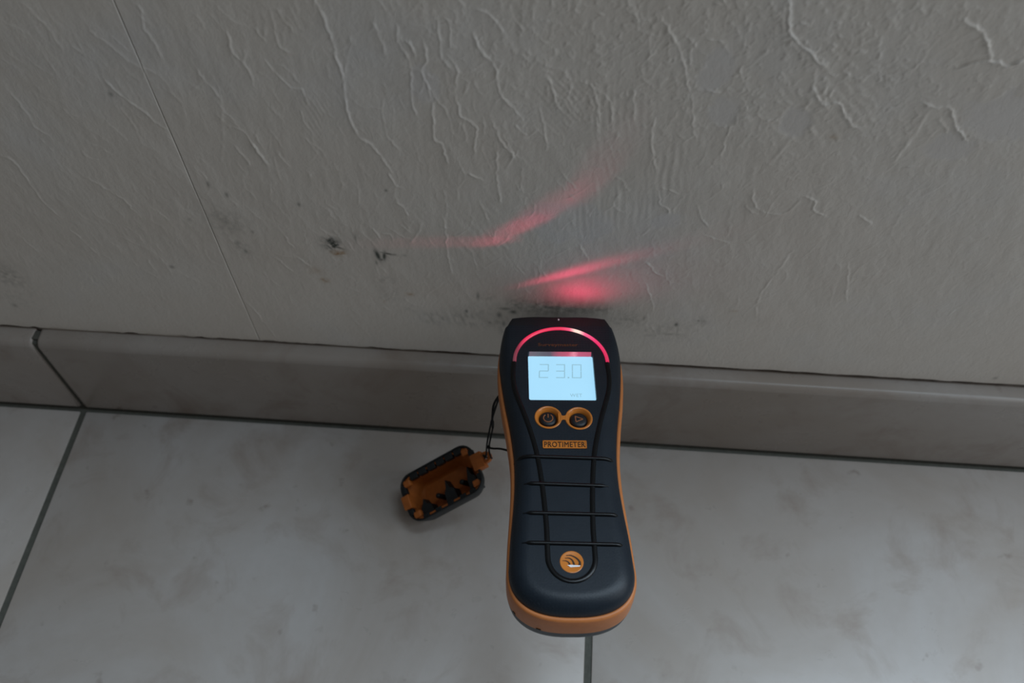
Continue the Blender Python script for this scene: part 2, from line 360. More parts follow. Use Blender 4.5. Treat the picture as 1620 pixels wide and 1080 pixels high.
def build_wall():
    xs = np.concatenate([np.linspace(-.75, -.08, 12)[:-1], np.arange(-.08, .68, .0005), np.linspace(.68, 1.4, 12)])
    xs = xs[np.abs(xs - SEAM_X) > .0005]
    xs = np.sort(np.concatenate([xs, SEAM_X + np.array([-.00022, -.00010, .00010, .00022])]))
    zs = np.concatenate([[0, .04, .07], np.arange(.0765, .37, .0005), np.linspace(.37, 1.3, 12)])
    X, Z = np.meshgrid(xs, zs)
    H = np.zeros_like(X)                                     # relief in mm, outwards

    WOB = vnoise(X, Z, 260, 3, 3, .6) * .0009; AMP = [vnoise(X, Z, 260, 5 + s, 2) for s in range(3)]

    def stamp(pts, h, w, step=.35, rough=.35, seed=0):
        """one trowel ridge: rounded crest, with a thin film of plaster dragged out on one side."""
        P = np.array(pts); seg = np.diff(P, axis=0)
        mg = .004 + w * .006; x0, z0 = P.min(0) - mg; x1, z1 = P.max(0) + mg
        i0, i1 = np.searchsorted(xs, [x0, x1]); j0, j1 = np.searchsorted(zs, [z0, z1])
        if i1 - i0 < 2 or j1 - j0 < 2: return
        gx, gz = X[j0:j1, i0:i1], Z[j0:j1, i0:i1]
        wob = WOB[j0:j1, i0:i1]
        best = np.full(gx.shape, 1e9); side = np.zeros(gx.shape); along = np.zeros(gx.shape)
        L = np.linalg.norm(seg, axis=1); cum = np.concatenate([[0], np.cumsum(L)]); tot = cum[-1] + 1e-9
        for k in range(len(seg)):
            d = seg[k] / (L[k] + 1e-9)
            rx, rz = gx + wob - P[k, 0], gz + wob - P[k, 1]
            t = np.clip(rx * d[0] + rz * d[1], 0, L[k])
            qx, qz = rx - d[0] * t, rz - d[1] * t
            dd = np.hypot(qx, qz); m = dd < best
            best = np.where(m, dd, best); side = np.where(m, qx * d[1] - qz * d[0], side); along = np.where(m, (cum[k] + t) / tot, along)
        dm = best * 1000
        amp = h * (1 + rough * AMP[seed % 3][j0:j1, i0:i1]) * np.clip(np.minimum(along, 1 - along) * 6 + .35, 0, 1)
        crest = np.exp(-(dm / (w * .75)) ** 2)
        film = np.where(side > 0, np.exp(-dm / (w * 3.2)), np.exp(-(dm / (w * .7)) ** 2)) * step
        H[j0:j1, i0:i1] += amp * (.75 * crest + film)

    for k, (pl, h, w) in enumerate(RIDGES):
        pts = [(pl[i] * 1e-4, pl[i + 1] * 1e-4) for i in range(0, len(pl), 2)]
        pts = [tuple(p) for p in smooth_path([(a, b) for a, b in pts], 4)]
        stamp(pts, h * .01 * .55, w * .1 * .62, step=.5, rough=.9, seed=k % 7)
    # unnamed smaller strokes, following the sweep of the trowel
    R = np.random.default_rng(11)
    for k in range(1300):
        x = R.uniform(-.06, .64); z = R.uniform(.085, .345)
        if z < .13 and R.random() < .6: continue
        f = np.clip((x - .10) / .38, 0, 1)
        ang = math.radians(-62 - 26 * min(f * 2, 1) - 28 * max(0, f * 2 - 1) + R.normal(0, 13))   # down-right on the left, down-left on the right
        L = R.uniform(.004, .020); n = 5; pts = [(x, z)]
        for i in range(n):
            ang += R.normal(0, .22)
            pts.append((pts[-1][0] + math.cos(ang) * L / n, pts[-1][1] + math.sin(ang) * L / n))
        dens = .55 + .6 * math.exp(-((x - .30) / .13) ** 2)
        stamp(pts, R.uniform(.04, .15) * dens, R.uniform(.35, .75), step=R.uniform(.1, .8), rough=.8, seed=k % 7)
    # combed trowel marks in a few patches
    def comb(cx, cz, rx, rz, ang, pitch, h):
        ca, sa = math.cos(ang), math.sin(ang)
        d = (X - cx) * ca + (Z - cz) * sa
        m = np.exp(-(((X - cx) / rx) ** 2 + ((Z - cz) / rz) ** 2) ** 2)
        return h * m * np.sin(d * 2 * math.pi / pitch + 3.2 * vnoise(X, Z, 55, 9, 2)) * np.clip(.45 + 1.1 * vnoise(X * 1.5, Z * .6, 110, 12, 2), 0, 1)
    for a in ((.344, .274, .014, .016, .12, .0031, .10), (.357, .232, .026, .030, .08, .0036, .10), (.318, .275, .012, .016, .7, .0026, .07),
              (.428, .286, .024, .026, .75, .0036, .07), (.469, .290, .012, .012, 1.45, .0024, .07), (.211, .264, .008, .014, .35, .0021, .08),
              (.335, .215, .018, .020, .1, .0030, .07), (.28, .20, .03, .03, .5, .0040, .05)):
        H += comb(*a)
    # crumbly granular plaster, strongest in the upper middle and right
    wx = vnoise(X, Z, 300, 22, 2) * .0022; wz = vnoise(X, Z, 300, 23, 2) * .0022
    gran = np.clip(vnoise(X + wx, Z + wz, 430, 21, 3, .6) * 1.3, 0, 1) ** 1.1
    gm = np.exp(-(((X - .385) / .075) ** 2 + ((Z - .315) / .05) ** 2)) + .5 * np.exp(-(((X - .30) / .06) ** 2 + ((Z - .30) / .05) ** 2)) + .55 * np.exp(-(((X - .45) / .06) ** 2 + ((Z - .29) / .05) ** 2)) + .35 * np.exp(-(((X - .37) / .03) ** 2 + ((Z - .17) / .03) ** 2)) + .12
    H += .36 * gm * gran
    # broad unevenness and directional drag
    H += .22 * vnoise(X + .3 * Z, Z * .55, 60, 31, 3) + .10 * vnoise(X * 1.6, Z * .5, 170, 33, 3)
    H += .35 * vnoise(X, Z, 14, 35, 2)
    # scraped flat places
    patch = np.zeros_like(X)
    for cx, cz, rx, rz in ((.3803, .2975, .0065, .0095), (.3885, .2765, .006, .009), (.4185, .2735, .006, .009), (.4850, .262, .010, .008), (.502, .282, .016, .012), (.374, .2085, .007, .006), (.325, .2015, .022, .014), (.262, .285, .006, .008)):
        e = ((X - cx) / rx) ** 2 + ((Z - cz) / rz) ** 2 + 1.1 * vnoise(X, Z, 130, 41, 3)
        s = 1 / (1 + np.exp((e - 1) * 7)); patch = np.maximum(patch, s)
    small = patch * (X > .37)
    H = H * (1 - .92 * small) - .12 * small
    # calmer near the skirting and to the far left
    calm = np.clip((Z - .085) / .09, .35, 1) * np.clip(.55 + (X + .02) / .30, .55, 1)
    H *= calm * 1.05
    # seam between two sheets of the wall covering
    lift = .03 * np.exp(-np.abs(X - SEAM_X) / .004) * (.5 + vnoise(X, Z, 60, 44))
    H += lift
    groove = np.where(np.abs(X - SEAM_X) < .00015, 1.0, 0) * np.clip(.75 + .9 * vnoise(X * 0, Z, 35, 45, 2), .1, 1)
    H -= .85 * groove
    # ragged lower edge above the skirting
    edge = np.clip((.0822 + .0012 * vnoise(X, Z * 0, 160, 51, 3) - Z) / .0012, 0, 1)
    H -= 1.0 * edge * (Z > .07)
    fade = np.clip((X + .08) / .01, 0, 1) * np.clip((.68 - X) / .01, 0, 1) * np.clip((.37 - Z) / .008, 0, 1) * (Z > .072)
    H *= fade

    # stains with their own shapes, some with shade painted in
    fine = vnoise(X, Z, 420, 61, 3); fine2 = vnoise(X + .25 * Z, Z * .4, 600, 63, 2)
    mold_shade = np.zeros_like(X); rust = np.zeros_like(X); dirt = np.zeros_like(X)
    def blob(A, cx, cz, rx, rz, amt, n=None, k=1.2, rot=0.0):
        ca, sa = math.cos(rot), math.sin(rot)
        dx, dz = X - cx, Z - cz
        e = np.exp(-((dx * ca + dz * sa) / rx) ** 2 - ((-dx * sa + dz * ca) / rz) ** 2)
        if n is not None: e = e * np.clip(.5 + k * n, 0, 1.6)
        np.copyto(A, np.maximum(A, np.clip(e * amt, 0, 1)))
    # two black mould flowers with rust under the first
    blob(mold_shade, .2035, .1775, .0045, .0046, 1.5, fine, 1.4); blob(mold_shade, .2055, .1795, .003, .0022, .7); blob(mold_shade, .2065, .1750, .0030, .0008, .8, rot=-.5)
    blob(mold_shade, .2015, .1750, .0008, .0030, .7, rot=.6)
    blob(rust, .2058, .1708, .0034, .0022, 1.6, fine, .6)
    blob(mold_shade, .2266, .1705, .0012, .0044, 1.2, rot=.15); blob(mold_shade, .2300, .1700, .0010, .0036, 1.1, rot=-.12); blob(mold_shade, .2258, .1722, .0006, .0024, .8, rot=.35)
    blob(mold_shade, .2283, .1675, .0022, .0016, .9, fine, 1.0); blob(mold_shade, .2320, .1722, .0040, .0008, .8, rot=-.25); blob(mold_shade, .2352, .1715, .0018, .0009, .5)
    for cx, cz, rx, rz, a in STAINS_SHADE['grey']: blob(mold_shade, cx, cz, rx, rz, a, fine, 1.0)  # grey mould; above the meter tip it also paints in the shade
    for cx, cz, rx, rz, a in STAINS_SHADE['streak']: blob(mold_shade, cx, cz, rx, rz, a * .7, fine2, 1.2)
    for cx, cz, rx, rz, a in STAINS_SHADE['spot']: blob(mold_shade, cx, cz, rx, rz, a)
    for cx, cz, rx, rz, a in STAINS_SHADE['rust']: blob(rust, cx, cz, rx, rz, a * 1.9, fine, .5)
    # grime in the joint above the skirting, thicker to the right
    thick = .0012 + .0016 * np.clip((X - .05) / .45, 0, 1) + .0007 * vnoise(X, Z * 0, 90, 71, 3)
    line = np.clip((.0808 + thick - Z) / .0009, 0, 1) * np.clip(.45 + .5 * np.clip(X / .25, 0, 1) + 1.0 * vnoise(X, Z * 0, 45, 73, 2), 0, 1)
    np.copyto(dirt, np.clip(line, 0, 1) * (Z > .072))
    blob(dirt, .148, .0822, .006, .0012, .8, fine, .8); blob(dirt, .158, .0816, .012, .0008, .6, fine, .8)
    np.copyto(dirt, np.maximum(dirt, groove * .75))
    mold_shade *= .95

    ny, nx = X.shape
    co = np.stack([X, WALL_Y - H * .001, Z], -1).reshape(-1, 3).astype(np.float32)
    idx = np.arange(ny * nx).reshape(ny, nx)
    quads = np.stack([idx[:-1, :-1], idx[:-1, 1:], idx[1:, 1:], idx[1:, :-1]], -1).reshape(-1, 4).astype(np.int32)
    m = bpy.data.meshes.new('wall_back')
    m.vertices.add(len(co)); m.vertices.foreach_set('co', co.ravel())
    m.loops.add(quads.size); m.loops.foreach_set('vertex_index', quads.ravel())
    m.polygons.add(len(quads)); m.polygons.foreach_set('loop_start', np.arange(len(quads), dtype=np.int32) * 4)
    m.polygons.foreach_set('use_smooth', np.ones(len(quads), bool))
    m.update(calc_edges=True)
    for nm, A in (('mold_shade', mold_shade), ('rust', rust), ('dirt', dirt), ('smooth_patch', patch * .22)):
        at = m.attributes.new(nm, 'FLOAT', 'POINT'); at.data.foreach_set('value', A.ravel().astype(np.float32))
    return tag(obj('wall_back', m, M['wall']), 'off-white trowelled plaster wall with mould spots above the skirting', None, None, 'structure')

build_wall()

# ------------------------------------------------------------------ floor tiles and skirting tiles
TILE = .352; GAP = .0042
floor = obj('floor', box_mesh(-1.1, 1.9, -1.45, .011, -.03, -.0009), M['grout'])
tag(floor, 'tiled floor with dark grey grout joints', None, None, 'structure')
tile_m = None
for j in range(4):
    for i in range(-2, 4):
        if tile_m is None:
            tile_m = box_mesh(GAP / 2, TILE - GAP / 2, -TILE + GAP / 2, -GAP / 2, -.008, 0, bev=.0009, seg=2)
            t = obj('floor_tile', tile_m, M['tile'], floor, 40)
        else:
            t = link(bpy.data.objects.new('floor_tile', tile_m), floor)
        t.location = (i * TILE, .0004 - j * TILE, 0)

SK = .352; SG = .0036
base = obj('baseboard_back', join_meshes([box_mesh(-.95, 1.6, .0022, .0105, -.001, .0772), box_mesh(-.95, 1.6, .0045, .0105, .07, .0791)]), M['grout'])
tag(base, 'skirting of pale ceramic tiles along the foot of the wall', None, None, 'structure')
def skirting_mesh():
    prof = [(.0008, .0022), (.0002, .0030), (.0002, .0748)]
    for k in range(1, 8):
        a = math.pi / 2 * k / 7
        prof.append((.0002 + .0048 * (1 - math.cos(a)), .0748 + .0048 * math.sin(a)))
    prof += [(.0125, .0801), (.0125, .0022)]
    c = np.array([.007, .04]); P = np.array(prof); rings = []
    for x, ins in ((SG / 2, .0009), (SG / 2 + .0003, .0005), (SG / 2 + .0010, .0002), (SG / 2 + .002, 0), (SK - SG / 2 - .002, 0), (SK - SG / 2 - .0010, .0002), (SK - SG / 2 - .0003, .0005), (SK - SG / 2, .0009)):
        q = P.copy(); q[:, 0] += np.where(P[:, 0] < .011, ins, 0); q[:, 1] -= np.where(P[:, 1] > .05, ins, 0)
        rings.append([(x, a, b) for a, b in q])
    return loft(rings)
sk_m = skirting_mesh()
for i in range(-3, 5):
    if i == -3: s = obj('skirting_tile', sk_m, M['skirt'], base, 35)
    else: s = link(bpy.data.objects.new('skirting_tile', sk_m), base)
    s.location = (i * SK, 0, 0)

# ------------------------------------------------------------------ moisture meter
# local frame: X across, Y towards the sensor head, Z out of the face; lengths below in mm: u across, v from the head tip to the tail, w height above the face
_yaw, _pit, _rol = math.radians(5.05), math.radians(5.9), math.radians(2.0)
_v = Vector((math.sin(_yaw) * math.cos(_pit), -math.cos(_yaw) * math.cos(_pit), math.sin(_pit)))
_uu = Vector((math.cos(_yaw), math.sin(_yaw), 0)); _w = _uu.cross(-_v)
_uu, _w = _uu * math.cos(_rol) - _w * math.sin(_rol), _w * math.cos(_rol) + _uu * math.sin(_rol)
METER = Matrix(((_uu.x, -_v.x, _w.x, .3233), (_uu.y, -_v.y, _w.y, .0020), (_uu.z, -_v.z, _w.z, .1381), (0, 0, 0, 1)))
def L(u, v, w): return (u * .001, -v * .001, w * .001)

meter = empty('moisture_meter', METER)
tag(meter, 'dark grey and orange handheld moisture meter pushed into the wall, screen lit', 'meter')

def curve1d(pts):
    P = np.array(pts, float)
    def f(x):
        x = np.asarray(x, float); i = np.clip(np.searchsorted(P[:, 0], x) - 1, 0, len(P) - 2)
        m = np.gradient(P[:, 1], P[:, 0])
        x0, x1 = P[i, 0], P[i + 1, 0]; h = x1 - x0; t = np.clip((x - x0) / h, 0, 1)
        return (2 * t**3 - 3 * t**2 + 1) * P[i, 1] + (t**3 - 2 * t**2 + t) * h * m[i] + (-2 * t**3 + 3 * t**2) * P[i + 1, 1] + (t**3 - t**2) * h * m[i + 1]
    return f
_dk = curve1d([(-2, 26.3), (4, 28.0), (9, 29.5), (17, 31.2), (28, 32.2), (38, 31.7), (54, 29.8), (73, 26.8), (91, 25.1), (105, 25.1), (118, 26.0), (132, 27.3), (147, 28.2)])
_rm = curve1d([(-2, 26.5), (4, 28.3), (9, 29.8), (17, 31.5), (28, 32.8), (38, 32.9), (54, 31.4), (73, 28.6), (91, 26.7), (105, 26.6), (118, 27.3), (132, 28.3), (147, 29.0)])
def hw_dark(v, end=168.2):
    v = np.asarray(v, float); t = np.clip((v - 147) / (end - 147), 0, 1)
    return np.where(v < 147, _dk(np.minimum(v, 147)), 28.2 * np.clip(1 - t ** 2.4, 0, 1) ** (1 / 2.4))
def hw_rim(v, end=170.0):
    v = np.asarray(v, float); t = np.clip((v - 147) / (end - 147), 0, 1)
    return np.where(v < 147, _rm(np.minimum(v, 147)), 29.0 * np.clip(1 - t ** 2.5, 0, 1) ** (1 / 2.5))
def outline(hw, v0, end, n=260):
    a = np.linspace(0, 1, n)
    v = v0 + (end - v0) * np.sin(a * math.pi / 2) ** .9
    u = hw(v)
    return np.concatenate([np.stack([u, v], 1), np.stack([-u, v], 1)[::-1]])
DARK_OUT = outline(hw_dark, -6, 168.2)
def dist_dark(u, v, out_line=None):
    u = np.atleast_1d(np.asarray(u, float)).ravel(); v = np.atleast_1d(np.asarray(v, float)).ravel()
    O_ = DARK_OUT if out_line is None else out_line; A = O_[:-1]; B = O_[1:]; d = B - A; l2 = (d ** 2).sum(1) + 1e-12
    out = np.empty(len(u))
    for s in range(0, len(u), 2000):
        p = np.stack([u[s:s + 2000], v[s:s + 2000]], 1)
        t = np.clip(((p[:, None] - A) * d).sum(2) / l2, 0, 1)
        q = p[:, None] - (A + d * t[..., None])
        out[s:s + 2000] = np.sqrt((q ** 2).sum(2).min(1))
    return out
EDGE, RAD = 8.0, 8.5
def ws(u, v):
    """height of the face at (u, v)"""
    k = np.clip(np.asarray(v, float).ravel() / 42, 0, 1); k = k * k * (3 - 2 * k)
    E_ = 2.4 + (EDGE - 2.4) * k; d = np.clip(dist_dark(u, v) / (3.0 + (RAD - 3.0) * k), 0, 1)
    return -E_ + E_ * np.sqrt(np.clip(1 - (1 - d) ** 2, 0, 1))

def shell(hw, v0, v1, nv, top, bottom, nu=51, vtop=None):
    """closed solid from slices across the body."""
    a = np.linspace(0, 1, nv); vv = v0 + (v1 - v0) * (1 - (1 - a) ** 1.7)
    s = np.sin(np.linspace(-1, 1, nu) * math.pi / 2) * .55 + np.linspace(-1, 1, nu) * .45
    U = hw(vv)[:, None] * s[None]; V = np.repeat(vv[:, None], nu, 1)
    if vtop is not None: V = vtop(U, V)
    T = top(U.ravel(), V.ravel()); B = bottom(U.ravel(), V.ravel())
    n = nv * nu
    verts = [L(a_, b_, c_) for a_, b_, c_ in zip(U.ravel(), V.ravel(), T)] + [L(a_, b_, c_) for a_, b_, c_ in zip(U.ravel(), V.ravel(), B)]
    F = []
    for i in range(nv - 1):
        for j in range(nu - 1):
            p = i * nu + j
            F.append((p, p + nu, p + nu + 1, p + 1)); F.append((n + p, n + p + 1, n + p + nu + 1, n + p + nu))
    for i in range(nv - 1):
        for j, fl in ((0, 0), (nu - 1, 1)):
            p = i * nu + j; f = (p, n + p, n + p + nu, p + nu)
            F.append(f if not fl else f[::-1])
    for j in range(nu - 1):
        F.append((j, j + 1, n + j + 1, n + j))
        p = (nv - 1) * nu + j; F.append((p + 1, p, n + p, n + p + 1))
    return fix_normals(mesh_py(verts, F))

def cut(mesh, cutters):
    o = bpy.data.objects.new('t', mesh); COL.objects.link(o); tmp = []
    for c in cutters:
        co = bpy.data.objects.new('c', c); COL.objects.link(co); tmp.append(co)
        md = o.modifiers.new('b', 'BOOLEAN'); md.operation = 'DIFFERENCE'; md.solver = 'EXACT'; md.object = co
    bpy.context.view_layer.update()
    res = bpy.data.meshes.new_from_object(o.evaluated_get(bpy.context.evaluated_depsgraph_get()))
    for x in tmp + [o]: bpy.data.objects.remove(x)
    return res

def prism_uv(poly, w0, w1):
    return prism([(u * .001, -v * .001) for u, v in poly], w0 * .001, w1 * .001)

def rrect(u0, u1, v0, v1, r, n=5):
    out = []
    for cx, cy, a0 in ((u1 - r, v1 - r, 0), (u0 + r, v1 - r, 90), (u0 + r, v0 + r, 180), (u1 - r, v0 + r, 270)):
        for k in range(n + 1):
            a = math.radians(a0 + 90 * k / n); out.append((cx + r * math.cos(a), cy + r * math.sin(a)))
    return out

# front shell with the screen well and the two button wells
front = shell(hw_dark, 7.5, 168.15, 110, ws, lambda u, v: np.full(len(u), -15.0))
well = loft([[L(u, v + dv * (1 if v < 40 else 0), w) for u, v in rrect(-17.2, 17.0, 25.7, 57.4, 1.0)] for w, dv in ((3, -.8), (0, 0), (-3.2, .85))])
BU = ((-8.0, 68.1), (7.2, 68.6))
dish = [lathe([(.0064, .003), (.0064, -.0030)], 40, (u * .001, -v * .001)) for u, v in BU]
for d in dish:
    bm = bmesh.new(); bm.from_mesh(d); bmesh.ops.holes_fill(bm, edges=[e for e in bm.edges if e.is_boundary]); bmesh.ops.recalc_face_normals(bm, faces=bm.faces); bm.to_mesh(d); bm.free()
front = cut(front, [well] + dish)
obj('front_shell', front, M['dark'], meter, 38)['label'] = 'dark blue-grey textured front shell'

# sensor head at the tip, slightly narrower than the shell
hw_head = curve1d([(-3, 24.0), (0, 25.2), (3, 26.6), (6, 27.7), (9, 28.2), (12, 28.3)])
def head_top(u, v): return ws(u, np.maximum(v, 2.0)) - .35 - 1.2 * np.exp(-np.maximum(v, 0) / .6) * 1.0
def head_bot(u, v):
    d = np.clip((hw_head(v) - np.abs(u)) / 9, 0, 1)
    return -16 - 13 * np.sqrt(np.clip(1 - (1 - d) ** 2, 0, 1))
head = shell(hw_head, 0.0, 11.5, 22, head_top, head_bot, 41, lambda U, V: V + 2.2 * (U / 25.0) ** 2 * np.clip(1 - V / 10, 0, 1))
h = obj('sensor_head', head, M['head'], meter, 40)
obj('locating_dot', lathe([(.00045, -.0012), (.0004, .0002), (.0002, .00035), (.00001, .0004)], 12, (-.0001, -.0030)), M['pale_glint'], h, 60)
for s in (-1, 1):
    ax = [(s * 8, 1, -15), (s * 8, -3, -15)]
    p = obj('pin', sweep([L(*a) for a in ((s * 8, 2, -15), (s * 8, -8.5, -15), (s * 8, -10.2, -15))], [.0009, .0009, .0002], (0, 0, 1), 1, 12), M['steel'], meter, 40)
    obj('pin_collar', sweep([L(*a) for a in ((s * 8, 2, -15), (s * 8, -1.2, -15))], .0022, (0, 0, 1), 1, 16), M['black'], p, 40)

# orange band round the side
def band_th(v): return np.interp(v, [8, 20, 40, 90, 140, 168], [1.0, 1.5, 6.0, 8.6, 10.6, 11.2])
a = np.linspace(0, 1, 150); bv = 20 + (170.0 - 20) * np.sin(a * math.pi / 2) ** .85
cont = np.concatenate([np.stack([hw_rim(bv), bv], 1), np.stack([-hw_rim(bv), bv], 1)[::-1][1:]])
tan = np.gradient(cont, axis=0); tan /= np.linalg.norm(tan, axis=1)[:, None] + 1e-9
nor = np.stack([tan[:, 1], -tan[:, 0]], 1)                      # outwards for this direction
if (nor[0] * cont[0])[0] < 0: nor = -nor
th = band_th(cont[:, 1]); rings = []
for off, fw0, fth in ((-3.6, -9.4, 0), (-2.4, -8.0, 0), (-1.7, -7.3, 0), (-.9, -7.35, 0), (-.25, -7.9, 0), (0, -8.8, 0), (.15, -8.8, .5), (0, -8.8, 1), (-.4, -9.1, 1), (-3.2, -9.1, 1)):
    c = cont + nor * off
    rings.append([L(c[i, 0], c[i, 1], fw0 - th[i] * fth) for i in range(len(c))])
bandmesh = loft(rings, closed=False, cap0=False, cap1=False)
bd = obj('orange_band', bandmesh, M['orange'], meter, 50)
bd['label'] = 'orange rubber band round the edge'
# small cut-outs at the tail of the band
def band_point(frac_u, wv):
    i = np.argmin(np.abs(cont[:, 0] - frac_u) + (cont[:, 1] < 140) * 99)
    return cont[i], nor[i]
for uu_, wlen, wh in ((-14.5, 2.2, 2.6), (-25.5, 1.6, 3.4)):
    p, nn = band_point(uu_, 0); t_ = np.array([-nn[1], nn[0]])
    w0 = -8.8 - float(band_th(p[1])) - .35
    qs = [p + nn * .35 - t_ * wlen / 2, p + nn * .35 + t_ * wlen / 2, p - nn * 1.0 + t_ * wlen / 2, p - nn * 1.0 - t_ * wlen / 2]
    obj('band_slot', prism_uv([tuple(x) for x in qs], w0, w0 + wh * .55), M['black'], bd)

# back shell
BACK_OUT = outline(lambda v: hw_rim(v, 169.8) - .25, -6, 169.75)
def back_bot(u, v):
    d = np.clip(dist_dark(u, v, BACK_OUT) / 11, 0, 1)
    e = -9.5 - band_th(v); return e - 1.5 - (34 - 11 - band_th(v)) * np.sqrt(np.clip(1 - (1 - d) ** 2, 0, 1))
obj('back_shell', shell(lambda v: hw_rim(v, 169.8) - .25, 8.5, 169.7, 70, lambda u, v: np.full(len(u), -10.5), back_bot, 41), M['back'], meter, 45)

# light guide arc and the black bead that continues it
def on_face(pts, dw): 
    P = np.array([(p[0], p[1]) for p in pts], float); w = ws(P[:, 0], P[:, 1])
    return [L(P[i, 0], P[i, 1], w[i] + dw) for i in range(len(P))]
arc_pts = [(24.3 * math.sin(t), 32.7 - 23.0 * math.cos(t)) for t in np.linspace(-math.pi / 2, math.pi / 2, 61)]
arc = obj('light_arc', sweep(on_face(arc_pts, .15), .00095, (0, 0, 1), .75, 12), M['arc'], meter, 60)
arc['label'] = 'glowing red curved light bar above the screen'
tr = smooth_path([(24.3, 32.9), (24.7, 42), (23.5, 52), (18.3, 70), (14.1, 88), (11.8, 107), (10.6, 127), (10.5, 140)], 8)
semi = [(10.5 * math.cos(t), 143.6 + 11.2 * math.sin(t)) for t in np.linspace(0, math.pi, 25)]
track = [tuple(p) for p in tr] + semi + [(-p[0], p[1]) for p in tr[::-1]]
track = [(u - .35, v) for u, v in track]
obj('bead_loop', sweep(on_face(track, -.12), .00125, (0, 0, 1), .62, 12), M['black'], meter, 60)['label'] = 'glossy black rubber bead looping down the grip'
for v, ul, ur, dv in ((91.6, -22.6, 21.8, 1.4), (106.6, -18.2, 16.6, 1.2), (122.0, -18.8, 21.4, .9), (137.0, -19.6, 22.2, .9)):
    us = np.linspace(ul - 2.5, ur + (2.5 if v == 106.6 else .6), 33)
    pts = [(x, v + dv * (x - ul) / (ur - ul) - dv * .5) for x in us]
    rad = [.00028 + .00078 * min(1, max(0, (x - ul + 1.0) / 1.5)) * min(1, max(.1, (ur + .6 - x) / .9)) for x in us]
    obj('grip_ridge', sweep(on_face(pts, .0), rad, (0, 0, 1), .95, 8), M['black'], meter, 60)

# screen
lcd = obj('lcd_screen', prism_uv(rrect(-17.5, 17.3, 26.3, 57.9, .6), -3.7, -2.95), M['lcd'], meter)
lcd['label'] = 'pale blue backlit liquid crystal display'
strip = obj('screen_edge_strip', loft([[L(-17.25, 25.75, -.05), L(17.05, 25.75, -.05), L(17.05, 26.55, -2.95), L(-17.25, 26.55, -2.95)], [L(-17.25, 25.4, -.05), L(17.05, 25.4, -.05), L(17.05, 26.2, -2.95), L(-17.25, 26.2, -2.95)]]), M['strip'], meter)
strip['label'] = 'upper edge of the screen well with painted red glow'
SEG = {'2': 'abged', '3': 'abgcd', '0': 'abcdef'}
def digit(ch, u0, u1, v0, v1, name='digit'):
    t = .78; vm = (v0 + v1) / 2; g = .12
    sh = .45                                                       # slight slant of the numerals
    boxes = dict(a=(u0, u1, v0, v0 + t), g=(u0, u1, vm - t / 2, vm + t / 2), d=(u0, u1, v1 - t, v1), f=(u0, u0 + t, v0, vm), b=(u1 - t, u1, v0, vm), e=(u0, u0 + t, vm, v1), c=(u1 - t, u1, vm, v1))
    ms = []
    for s in SEG[ch]:
        a_, b_, c_, d_ = boxes[s]; a_ += g; b_ -= g; c_ += g; d_ -= g
        if s in 'agd': a_ += .25; b_ -= .25
        ms.append(prism_uv([(x + sh * (v1 - y) / (v1 - v0), y) for x, y in ((a_, c_), (b_, c_), (b_, d_), (a_, d_))], -2.96, -2.90))
    return obj(name, join_meshes(ms), M['seg'], lcd)
digit('2', -11.9, -6.5, 31.7, 41.1); digit('3', -3.2, 2.0, 31.7, 41.1); digit('0', 5.3, 10.6, 31.7, 41.1)
obj('decimal_point', prism_uv(rrect(3.2, 4.1, 40.2, 41.1, .2), -2.96, -2.90), M['seg'], lcd)
obj('status_word', text_mesh('WET', .0070, -.0521, .0062, .0021, -.00296, -.00290, .012, 1.1), M['seg'], lcd)
obj('model_lettering', text_mesh('Surveymaster', -.0011, -.0212, .0212, .0026, -.0001, .00006, .008), M['text'], meter)

# buttons in their orange surround
bz = [lathe([(.0069, -.0006), (.0068, .00020), (.0065, .00042), (.0060, .00036), (.0057, .0001), (.0046, -.0019), (.0044, -.0026)], 48, (u * .001, -v * .001), False) for u, v in BU]
br = []
for k in range(9):
    x = -2.6 + 5.2 * k / 8; br.append((x - .4, 68.4 - 1.15 - .30 * x * x))
for k in range(9):
    x = 2.6 - 5.2 * k / 8; br.append((x - .4, 68.4 + 1.15 + .30 * x * x))
bezel = obj('button_surround', join_meshes(bz + [prism_uv(br, -.3, .36)]), M['orange_gloss'], meter, 40)
bezel['label'] = 'orange figure-eight surround of the two buttons'
for i, (u, v) in enumerate(BU):
    bt = obj('button', lathe([(.0044, -.0030), (.00435, -.0016), (.0039, -.0010), (.0028, -.00072), (.0012, -.00062), (.00002, -.0006)], 40, (u * .001, -v * .001)), M['head'], meter, 50)
    bt['label'] = ('round dark button with a power symbol', 'round dark button with a triangle symbol')[i]
    if i == 0:
        ring = [(u + 2.3 * math.sin(t), v - .1 - 2.3 * math.cos(t), -.62) for t in np.linspace(.62, 2 * math.pi - .62, 31)]
        ms = [sweep([L(*p) for p in ring], .00030, (0, 0, 1), .7, 6), sweep([L(u, v - 2.5, -.62), L(u, v - .2, -.55)], .00030, (0, 0, 1), .7, 6)]
    else:
        tri = [(u - 1.7, v - 1.75, -.64), (u + 2.1, v - .1, -.64), (u - 1.5, v + 1.6, -.64)]
        ms = [sweep([L(*tri[k]), L(*tri[(k + 1) % 3])], .00030, (0, 0, 1), .7, 6) for k in range(3)]
    obj('symbol', join_meshes(ms), M['icon'], bt)

